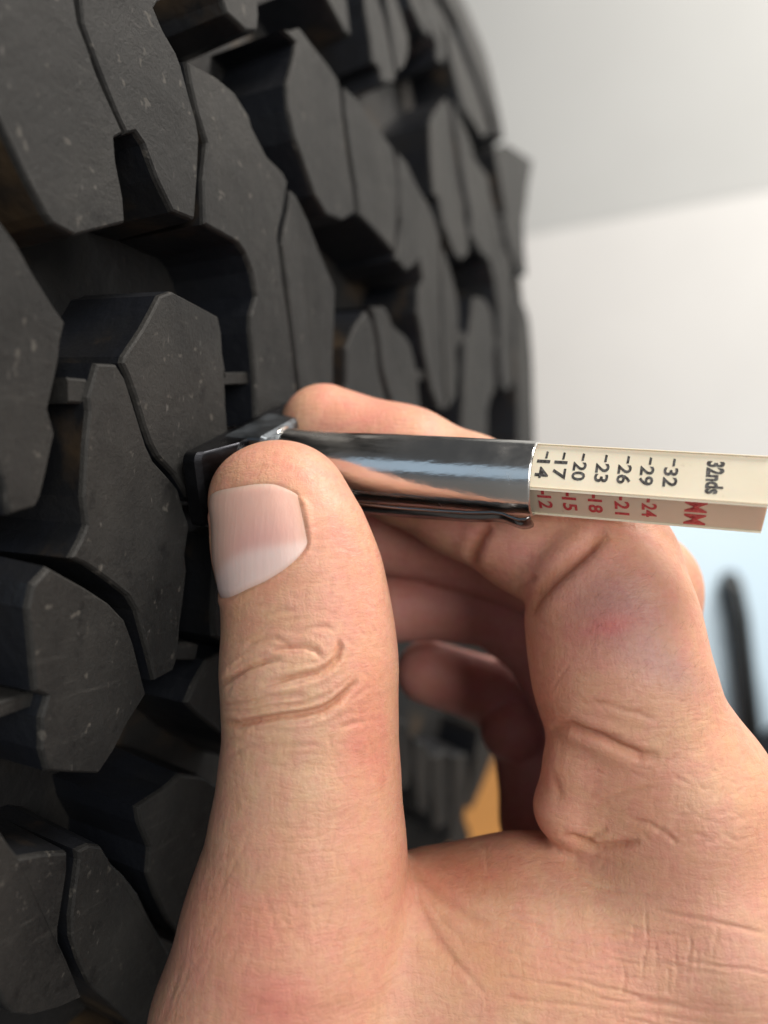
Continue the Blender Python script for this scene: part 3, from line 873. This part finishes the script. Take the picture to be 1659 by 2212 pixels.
# ---- skin folds, creases and pads, placed where the picture shows them on the near side of the hand
PX = CX+FPX*hv[:, 0]/hv[:, 1]; PY = CY-FPX*hv[:, 2]/hv[:, 1]
view = hv/np.linalg.norm(hv, axis=1)[:, None]
facing = np.clip(-(nrm*view).sum(1)*2.5, 0, 1)
near = facing*np.clip((122-hv[:, 1])/6, 0, 1)
disp = np.zeros(len(hv))
def crease(pts, depth, w, lip=0.2):
    """furrow: depth in mm, half width in grid px; lips swell a little on both sides"""
    P = np.array(pts, float); mg = 5.5*w
    ix = np.nonzero((PX > P[:, 0].min()-mg) & (PX < P[:, 0].max()+mg) & (PY > P[:, 1].min()-mg) & (PY < P[:, 1].max()+mg) & (near > 0))[0]
    if not len(ix): return
    X, Yy = PX[ix], PY[ix]
    best = np.full(len(ix), 1e9); tt = np.zeros(len(ix))
    seg = np.linalg.norm(np.diff(P, axis=0), axis=1); cum = np.concatenate([[0], np.cumsum(seg)]); tot = cum[-1]
    for i in range(len(P)-1):
        ax, ay = P[i]; bx, by = P[i+1]-P[i]
        h = np.clip(((X-ax)*bx+(Yy-ay)*by)/(bx*bx+by*by), 0, 1)
        d = np.hypot(X-ax-h*bx, Yy-ay-h*by); m_ = d < best
        best[m_] = d[m_]; tt[m_] = ((cum[i]+h*seg[i])/tot)[m_]
    taper = np.clip(np.minimum(tt, 1-tt)*5, 0, 1)**0.7
    f = -depth*np.exp(-(best/w)**2) + lip*depth*np.exp(-((best-2.4*w)/(1.5*w))**2)
    disp[ix] += f*taper*near[ix]
def folds(pts, depth, w, n=3):
    crease(pts, depth*1.45, w, 0.16)
    for k in range(n):
        o = random.choice((-1, 1))*random.uniform(2.0, 3.6)*w
        a, b = sorted((random.uniform(0, 0.45), random.uniform(0.55, 1.0)))
        P = np.array(pts, float); L_ = len(P)-1
        q = [P[min(int(f*L_), L_-1)]*(1-(f*L_-min(int(f*L_), L_-1)))+P[min(int(f*L_), L_-1)+1]*(f*L_-min(int(f*L_), L_-1)) for f in np.linspace(a, b, 6)]
        q = [(x+random.uniform(-2, 2), y+o+random.uniform(-2.5, 2.5)) for x, y in q]
        crease(q, depth*random.uniform(0.22, 0.42), w*0.55, 0.1)
def bulge(cx, cy, rx, ry, amt, rot=0):
    global disp
    c, s = math.cos(rot), math.sin(rot); dx, dy = PX-cx, PY-cy
    disp += amt*np.exp(-((c*dx+s*dy)/rx)**2-((-s*dx+c*dy)/ry)**2)*near
T = reg(500, 1350, 3.318); Q = reg(1100, 1500, 2.37); Z2 = reg(1000, 950, 2.074); BT = reg(350, 1850, 2.212); N1 = reg(400, 850, 2.37)
folds(T((20, 850), (120, 805), (250, 720), (400, 665), (530, 640)), 0.42, 6.2, 4)
folds(T((440, 575), (560, 550), (700, 548), (800, 580), (850, 640)), 0.32, 5, 4)
folds(T((370, 858), (500, 820), (650, 780), (800, 755), (900, 700), (960, 640), (990, 560), (972, 490)), 0.42, 5.8, 4)
folds(T((20, 1000), (130, 1000), (300, 985), (450, 940), (600, 930), (730, 935)), 0.26, 5, 4)
folds(T((20, 1125), (90, 1135), (200, 1150), (350, 1120), (500, 1095), (680, 1075), (850, 1040), (950, 980), (1050, 890), (1130, 810)), 0.62, 7, 4)
crease(T((1000, 1000), (1120, 930), (1220, 850)), 0.12, 6)
crease(T((280, 1210), (450, 1200), (620, 1205)), 0.13, 5)
crease(T((380, 1320), (600, 1325), (840, 1310)), 0.13, 5)
crease(T((100, 1400), (250, 1330), (300, 1325), (420, 1350)), 0.14, 4.5)
crease(T((240, 560), (300, 520), (400, 480), (480, 482), (560, 520), (600, 560)), 0.17, 5)
crease(T((330, 330), (400, 305), (520, 262), (640, 272)), 0.13, 5)
crease(T((620, 470), (760, 400), (880, 395), (960, 440)), 0.12, 5)
crease(T((160, 915), (260, 895), (380, 855)), 0.12, 4)
crease(T((200, 1480), (420, 1470), (600, 1490)), 0.07, 6)
crease(T((980, 1190), (1080, 1150), (1180, 1130)), 0.14, 5)
bulge(555, 1490, 90, 60, 0.35); bulge(600, 1425, 80, 30, 0.1)
# small radiating furrows over the knuckle
for k in range(110):
    x0 = random.uniform(500, 830); y0 = random.uniform(1270, 1700)
    ln = random.uniform(14, 40); a = random.gauss(-0.35 if x0 < 680 else 0.9, 0.5)
    crease([(x0, y0), (x0+ln*math.cos(a)*0.5, y0+ln*math.sin(a)*0.5+random.uniform(-2, 2)), (x0+ln*math.cos(a), y0+ln*math.sin(a))], random.uniform(0.025, 0.055), random.uniform(2.2, 3.5), 0.2)
# index folds
crease(Z2((880, 620), (820, 655), (700, 760), (600, 850), (530, 930), (490, 1030)), 0.95, 15, 0.35)
crease(Z2((310, 580), (260, 640), (225, 720), (215, 800)), 0.7, 11, 0.35)
crease(Z2((440, 930), (440, 900), (470, 870), (540, 830)), 0.35, 8)
crease(Q((440, 500), (500, 482), (560, 478), (640, 512), (720, 540), (850, 600), (950, 640), (1060, 642)), 0.75, 10, 0.3)
crease(Q((640, 512), (740, 525), (860, 540)), 0.18, 6)
crease(Q((600, 350), (730, 350), (900, 400), (1050, 445)), 0.16, 6)
crease(Q((690, 905), (850, 855), (960, 832), (1060, 808)), 0.24, 6)
crease(Q((450, 740), (485, 800), (500, 900)), 0.14, 9, 0.1)
crease(Q((500, 1075), (560, 1095), (640, 1122), (700, 1150), (800, 1142), (950, 1118)), 0.55, 9, 0.15)
crease(Q((650, 1120), (700, 1080), (770, 1045)), 0.25, 6)
crease(Q((870, 990), (1000, 1020), (1100, 1080), (1165, 1145)), 0.22, 5)
crease(Q((580, 1315), (700, 1370), (850, 1400), (1060, 1425)), 0.16, 5)
crease(Q((220, 1530), (300, 1560), (420, 1590)), 0.16, 6)
crease(Q((60, 1100), (90, 1170), (100, 1280), (170, 1400), (215, 1500)), 0.07, 3.2, 0.2)

for k in range(90):
    x0 = random.uniform(1180, 1600); y0 = random.uniform(1480, 1880); ln = random.uniform(20, 75); a = random.gauss(0.25 if random.random() < 0.6 else -0.5, 0.35)
    crease([(x0, y0), (x0+ln*0.5*math.cos(a), y0+ln*0.5*math.sin(a)+random.uniform(-4, 4)), (x0+ln*math.cos(a), y0+ln*math.sin(a))], random.uniform(0.03, 0.08), random.uniform(2.4, 4), 0.15)
# valley between the thumb and the web
crease([(866, 1800), (880, 1865), (905, 1950), (940, 2030), (1000, 2110)], 0.22, 15, 0.1)
crease([(885, 1860), (940, 1925), (1000, 1970), (1060, 2000)], 0.3, 12, 0.3)
crease([(880, 1890), (925, 1990), (985, 2080), (1060, 2160)], 0.09, 6)
crease([(900, 1905), (950, 1985), (1010, 2045)], 0.07, 5)
# running furrows on the back of the web
for k in range(34):
    y0 = 1960 + k*8 + random.uniform(-6, 6); x0 = random.uniform(1000, 1450); ln = random.uniform(120, 330)
    sl = 0.16+0.10*math.sin(k*0.7)
    pts = [(x0+ln*i/5, y0+ln*i/5*sl+random.uniform(-4, 4)) for i in range(6)]
    crease(pts, random.uniform(0.05, 0.13), random.uniform(2.6, 4.2), 0.2)
for k in range(16):
    x0 = 1340+k*14+random.uniform(-6, 6); y0 = random.uniform(1960, 2120); ln = random.uniform(40, 120)
    crease([(x0, y0), (x0+3, y0+ln*0.5), (x0-2, y0+ln)], random.uniform(0.05, 0.11), 2.8, 0.25)
for k in range(40):
    x0 = random.uniform(380, 780); y0 = random.uniform(1780, 2180); ln = random.uniform(40, 120); a = 1.25+0.25*random.gauss(0, 1) if x0 > 560 else 1.9+0.2*random.gauss(0, 1)
    crease([(x0, y0), (x0+ln*0.5*math.cos(a)+3, y0+ln*0.5*math.sin(a)), (x0+ln*math.cos(a), y0+ln*math.sin(a))], random.uniform(0.015, 0.04), random.uniform(3, 6), 0.2)

# ---- nail: laid out round the axis of the last thumb bone
tb0, tb1 = at(*THUMB[2][:3]), at(*THUMB[0][:3])
tax = (tb1-tb0)/np.linalg.norm(tb1-tb0); tlen = np.linalg.norm(tb1-tb0)
roll = math.radians(28)
dn = np.array([-math.sin(roll), -math.cos(roll), 0.0]); dn -= tax*(dn@tax); dn /= np.linalg.norm(dn)
dw = np.cross(tax, dn); dw = dw if dw[0] > 0 else -dw
def on_skin(v, ang):
    o_ = tb0 + np.outer(v, tax)
    dr = np.outer(np.cos(ang), dn)+np.outer(np.sin(ang), dw)
    lo_ = np.full(len(v), 2.0); hi_ = np.full(len(v), 16.0)
    for _ in range(22):
        mid = 0.5*(lo_+hi_); ins = sdf(o_+dr*mid[:, None]) < 0
        lo_ = np.where(ins, mid, lo_); hi_ = np.where(ins, hi_, mid)
    return o_+dr*lo_[:, None], dr
NV0, NV1, NANG = 1.0, 13.6, math.radians(55)
NSH = lambda v: np.radians(-13+11*np.clip(v/12.0, 0, 1))
def nail_v(u, v):          # u -1..1 across, v 0 (cuticle) .. 1 (free edge)
    c0 = NV0 + 1.3*u*u + 1.1*u**8 + 0.3*u + 0.05*np.sin(9*u+1); c1 = NV1 - 1.9*abs(u)**4 - 1.5*u
    return c0+(c1-c0)*v
# seat the nail: sink the skin below it
ang_h = np.arctan2((hv-tb0)@dw, (hv-tb0)@dn); v_h = (hv-tb0)@tax
uu = (ang_h-NSH(v_h))/NANG; vv0 = NV0+1.3*uu*uu+1.1*np.minimum(np.abs(uu), 1.2)**8+0.3*uu+0.05*np.sin(9*uu+1); vv1 = NV1-1.9*np.abs(uu)**4-1.5*uu
rad_ok = (np.linalg.norm((hv-tb0)-np.outer(v_h, tax), axis=1) < 15) & (v_h > -6) & (v_h < 20)
def sstep(x): x = np.clip(x, 0, 1); return x*x*(3-2*x)
ins_ = sstep((1.0-np.abs(uu))*12+0.5)*sstep((v_h-vv0)*1.6+0.5)*sstep((vv1-v_h)*1.6+0.5)*rad_ok
disp -= 0.22*ins_
edge = np.exp(-((np.abs(uu)-1.05)/0.06)**2)*sstep(v_h-vv0+1)*sstep(vv1-v_h)*rad_ok
disp += 0.22*edge
cut = np.exp(-((v_h-vv0+0.5)/0.5)**2)*sstep((1.05-np.abs(uu))*8)*rad_ok
disp += 0.18*cut
nail_pts, nail_f, nail_c = [], [], []
NU, NVV = 36, 34
gu, gv = np.meshgrid(np.linspace(-1, 1, NU+1), np.linspace(0, 1, NVV+1)); gu, gv = gu.ravel(), gv.ravel()
gvv = nail_v(gu, gv)
n_p, n_d = on_skin(gvv, gu*NANG+NSH(gvv))
for j in range(NVV+1):
    for i in range(NU+1):
        u = -1+2*i/NU; v_ = j/NVV
        p, dr = n_p[j*(NU+1)+i], n_d[j*(NU+1)+i]
        off = 0.10 - 0.22*max(0, abs(u)-0.66)/0.34 - 0.26*max(0, 0.07-v_)/0.07 - 0.16*max(0, v_-0.93)/0.07
        nail_pts.append(p+dr*off)
        # plate colours: lunula pale lilac, bed pink, free side creamy
        lun = 1/(1+math.exp((v_ - (0.36-0.26*(u-0.1)**2))*40))
        pink = math.exp(-((u-0.25)/0.55)**2-((v_-0.38)/0.24)**2)
        cream = 1/(1+math.exp((u+0.30)*6))
        c = np.array([0.67, 0.395, 0.325])
        c = c*(1-0.55*pink)+np.array([0.60, 0.285, 0.275])*0.55*pink
        c = c*(1-0.5*cream)+np.array([0.64, 0.47, 0.36])*0.5*cream
        c = c*(1-0.9*lun)+np.array([0.74, 0.565, 0.525])*0.9*lun
        sk = min(1, max(0, (abs(u)-0.86)/0.14)*0.7+max(0, (0.05-v_)/0.05)*0.6); c = c*(1-sk)+np.array([0.60, 0.34, 0.235])*sk
        fe = max(0, (v_-0.95)/0.05); c = c*(1-0.5*fe)+np.array([0.70, 0.56, 0.44])*0.5*fe
        nail_c.append((*c, 1))
nn = (NU+1)*(NVV+1)
for j in range(NVV):
    for i in range(NU):
        a = j*(NU+1)+i; nail_f.append((a, a+1, a+NU+2, a+NU+1))

# ---- skin colour zones, with shade painted over the index and furrows
col = np.tile(np.array([0.620, 0.335, 0.222]), (len(hv), 1))
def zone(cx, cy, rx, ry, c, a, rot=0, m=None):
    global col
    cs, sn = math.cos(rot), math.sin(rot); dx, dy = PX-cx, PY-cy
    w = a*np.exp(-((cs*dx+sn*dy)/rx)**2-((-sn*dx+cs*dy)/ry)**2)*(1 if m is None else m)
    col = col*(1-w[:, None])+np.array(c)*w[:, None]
front = (hv[:, 1] < 121).astype(float)
pale = (0.635, 0.400, 0.265); red = (0.60, 0.245, 0.170); pinkish = (0.655, 0.33, 0.245); mauve = (0.36, 0.205, 0.185); tan = (0.60, 0.345, 0.195)
zone(600, 1560, 150, 260, pale, 0.75, 0, front)
zone(520, 1330, 70, 80, tan, 0.5, 0, front); zone(590, 1265, 90, 22, (0.60, 0.30, 0.18), 0.5, -0.2, front)
zone(760, 1260, 70, 150, pinkish, 0.7, -0.3, front); zone(790, 1560, 60, 130, red, 0.7, 0, front); zone(800, 1650, 45, 70, red, 0.6, 0, front)
zone(650, 1010, 110, 45, red, 0.55, 0.3, front); zone(730, 1120, 50, 70, pinkish, 0.6, 0, front)
zone(690, 1090, 30, 50, pale, 0.3, 0, front)
zone(570, 2000, 160, 80, (0.60, 0.25, 0.17), 0.75, 0, front); zone(590, 2170, 100, 70, (0.60, 0.20, 0.165), 0.8, 0.2, front); zone(400, 2080, 60, 120, pinkish, 0.5, 0, front)
zone(1000, 1890, 130, 60, (0.60, 0.24, 0.14), 0.85, 0, front); zone(1050, 2080, 140, 80, (0.60, 0.32, 0.17), 0.6, 0.3, front)
zone(1290, 1950, 130, 70, pale, 0.5, 0.2, front); zone(1400, 2080, 200, 60, (0.60, 0.30, 0.215), 0.5, 0.2, front); zone(1600, 2080, 130, 200, (0.53, 0.29, 0.21), 0.6, 0, front)
zone(1180, 2150, 130, 60, tan, 0.4, 0.3, front)
zone(1330, 1310, 140, 120, (0.32, 0.148, 0.143), 0.9, 0.5, front); zone(1440, 1440, 100, 50, (0.36, 0.205, 0.190), 0.8, 0.6, front); zone(1320, 1350, 65, 26, (0.46, 0.115, 0.12), 0.7, -0.2, front)  # index: mauve skin, deepened to paint in the dim light there
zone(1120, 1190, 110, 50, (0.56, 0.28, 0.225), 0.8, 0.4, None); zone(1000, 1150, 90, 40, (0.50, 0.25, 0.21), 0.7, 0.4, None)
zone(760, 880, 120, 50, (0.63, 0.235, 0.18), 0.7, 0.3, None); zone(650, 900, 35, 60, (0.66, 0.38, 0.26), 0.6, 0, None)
zone(1330, 1560, 130, 80, (0.63, 0.34, 0.225), 0.5, 0, front); zone(1240, 1700, 60, 60, (0.56, 0.28, 0.20), 0.5, 0, front)
zone(1180, 1560, 40, 120, (0.60, 0.27, 0.18), 0.5, 0, front)
deep = np.clip((hv[:, 1]-126)/8, 0, 1)
col = col*(1-0.8*deep[:, None])+np.array([0.62, 0.27, 0.25])*0.8*deep[:, None]  # curled fingers: mauve-pink by depth, colour raised in place of missing light
hm = rng.normal(0, 1, len(hv))
col *= (1+0.012*hm)[:, None]
# furrow bottoms redder, and darkened to paint in crease shade
fd = np.clip(-disp-0.05, 0, 0.6)*(1-ins_)
fd = np.clip(fd*1.5, 0, 0.6)[:, None]
col = col*(1-fd)+np.array([0.47, 0.20, 0.11])*fd

hv2 = hv + nrm*disp[:, None]
hand_root = np.array([0, 120.0, -160.0])
me = bpy.data.meshes.new('hand')
wv_ = hv2*MM; wv_[:, 2] += CAMZ
me.from_pydata(wv_.tolist(), [], hq.tolist()+hplain.tolist()+hpolys); me.update()
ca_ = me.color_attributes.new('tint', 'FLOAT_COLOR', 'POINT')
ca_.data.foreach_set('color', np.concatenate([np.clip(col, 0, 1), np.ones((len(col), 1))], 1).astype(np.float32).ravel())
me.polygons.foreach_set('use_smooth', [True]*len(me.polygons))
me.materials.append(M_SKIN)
hand = bpy.data.objects.new('hand', me); COL.objects.link(hand)
tag(hand, 'bare fair-skinned hand pinching the metal gauge between thumb and forefinger', 'hand')
nail = new_obj('thumbnail', [W(p) for p in nail_pts], nail_f, M_NAIL, None, smooth=True)
nail.parent = hand
nca = nail.data.color_attributes.new('tint', 'FLOAT_COLOR', 'POINT')
nca.data.foreach_set('color', np.array(nail_c, dtype=np.float32).ravel())
def hairs():
    ok = np.nonzero((facing > 0.35) & (hv[:, 1] < 119) & (ins_ < 0.05) & (PY > 1240) & (PY < 2230) & (PX < 1680))[0]
    dens = np.zeros(len(ok))
    X, Yy = PX[ok], PY[ok]
    for cx_, cy_, rx, ry, a in ((1330, 1330, 130, 110, 1.0), (1450, 1470, 110, 100, 0.7), (560, 2060, 200, 120, 0.12)):
        dens += a*np.exp(-((X-cx_)/rx)**2-((Yy-cy_)/ry)**2)
    pick = rng.choice(ok, 120, replace=False, p=dens/dens.sum())
    vs, fs = [], []
    for q in pick:
        n = nrm[q]; p = hv2[q]
        g = np.array([0.75, 0.0, 0.65]) if PX[q] > 1000 else np.array([0.45, 0.0, 0.9])
        g = g + rng.normal(0, 0.22, 3); g -= n*(g@n); g /= np.linalg.norm(g)+1e-9
        L_ = rng.uniform(0.6, 1.9); sd = np.cross(n, g)
        b0 = len(vs)
        for k in range(4):
            f = k/3
            c = p - n*0.05 + g*L_*f + n*(0.42*L_*f*(1-0.45*f)) + sd*0.25*L_*f*f*rng.uniform(-1, 1)
            r_ = 0.011*(1-0.75*f)
            for m_ in range(3):
                a = 2*math.pi*m_/3
                vs.append(W(c + n*r_*math.cos(a) + sd*r_*math.sin(a)))
        for k in range(3):
            for m_ in range(3):
                fs.append((b0+k*3+m_, b0+k*3+(m_+1) % 3, b0+k*3+3+(m_+1) % 3, b0+k*3+3+m_))
    t = NT('fine_brown_hair'); t.set(Base_Color=(0.16, 0.085, 0.045, 1), Roughness=0.5)
    o = new_obj('hair', vs, fs, t.m, None, smooth=True); o.parent = hand
    o['kind'] = 'stuff'
hairs()
nail['label'] = 'short trimmed thumbnail with a broad pale half-moon'

# ------------------------------------------------------------------ background things
# white door leaf tinted with daylight blue, before the wall, black pull bar
dY = 1150.0
door = empty('cabinet_door', W((480, dY, ZF)))
tag(door, 'white enamel door panel tinted daylight blue, with a black bar handle behind the hand', 'door')
def box(name, x0, x1, y0, y1, z0, z1, mat, parent, bev=2.0):
    bm = bmesh.new(); bmesh.ops.create_cube(bm, size=1.0)
    for v_ in bm.verts:
        v_.co = W(((x0+x1)/2+(x1-x0)*v_.co.x, (y0+y1)/2+(y1-y0)*v_.co.y, (z0+z1)/2+(z1-z0)*v_.co.z))
    bmesh.ops.bevel(bm, geom=bm.edges[:], offset=bev*MM, segments=3, affect='EDGES')
    return bm_obj(name, bm, mat, parent)
def xz(px, py, Y): p = at(px, py, Y); return p[0], p[2]
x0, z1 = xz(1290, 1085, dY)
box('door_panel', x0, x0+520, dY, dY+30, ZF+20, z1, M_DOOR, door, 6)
# handle
hp = [at(1598, 1275, dY-40), at(1612, 1340, dY-42), at(1624, 1450, dY-42), at(1636, 1560, dY-40), at(1642, 1610, dY-38)]
def tube(name, pts, r, mat, parent, n=16):
    vs, fs = [], []
    for i, p in enumerate(pts):
        d = pts[min(i+1, len(pts)-1)]-pts[max(i-1, 0)]; d = d/np.linalg.norm(d)
        a = np.cross(d, [0, 1, 0]); a /= np.linalg.norm(a); b = np.cross(d, a)
        rr = r[i] if isinstance(r, (list, tuple)) else r
        for k in range(n):
            an = 2*math.pi*k/n; vs.append(W(p+a*rr*math.cos(an)+b*rr*math.sin(an)))
    for i in range(len(pts)-1):
        for k in range(n):
            j = (k+1) % n; fs.append((i*n+k, i*n+j, (i+1)*n+j, (i+1)*n+k))
    fs.append(tuple(range(n))); fs.append(tuple(range((len(pts)-1)*n, len(pts)*n)))
    return new_obj(name, vs, fs, mat, parent, smooth=True)
hp = [h+np.array([0, 22, 0]) for h in hp]
tube('handle', [hp[0]+np.array([0, 19, 2]), hp[0]+np.array([0, 8, 10])]+hp+[hp[-1]+np.array([0, 8, -10]), hp[-1]+np.array([0, 19, -2])], [13, 14, 14, 14, 14, 14, 14, 14, 13], M_HANDLE, door)
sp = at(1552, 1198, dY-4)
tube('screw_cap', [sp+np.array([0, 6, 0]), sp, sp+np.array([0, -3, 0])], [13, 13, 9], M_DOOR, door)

# added patch for the ochre floor beyond the tyre, small to limit orange bounce
mc = at(1060, 1715, -ZF/((1715-CY)/FPX))
box('ochre_floor_patch', mc[0]-260, mc[0]+240, mc[1]-330, mc[1]+330, ZF+1, ZF+14, M_PATCH, None, 4)
tag(bpy.data.objects['ochre_floor_patch'], 'added patch of ochre floor glimpsed through the gap in the hand', 'mat')

# navy cloth heap on the floor
cl_v, cl_f = [], []
cc = np.array([530.0, 905.0, ZF]); nu, nv = 48, 20
for j in range(nv+1):
    f = j/nv; 
    for i in range(nu):
        a = 2*math.pi*i/nu
        rr = math.cos(f*math.pi/2)**0.55
        wob = 1+0.10*math.sin(3*a+1.3+2*f)+0.06*math.sin(7*a+5*f)+0.03*math.sin(13*a-9*f)
        cl_v.append(W(cc+np.array([150*rr*wob*math.cos(a), 110*rr*wob*math.sin(a), 172*math.sin(f*math.pi/2)*(1+0.05*math.sin(4*a+6*f))+1])))
for j in range(nv):
    for i in range(nu):
        k = (i+1) % nu; cl_f.append((j*nu+i, j*nu+k, (j+1)*nu+k, (j+1)*nu+i))
cloth = new_obj('jacket', cl_v, cl_f, M_CLOTH, None, smooth=True)
tag(cloth, 'dark navy jacket lying crumpled on the floor behind the wrist', 'jacket')
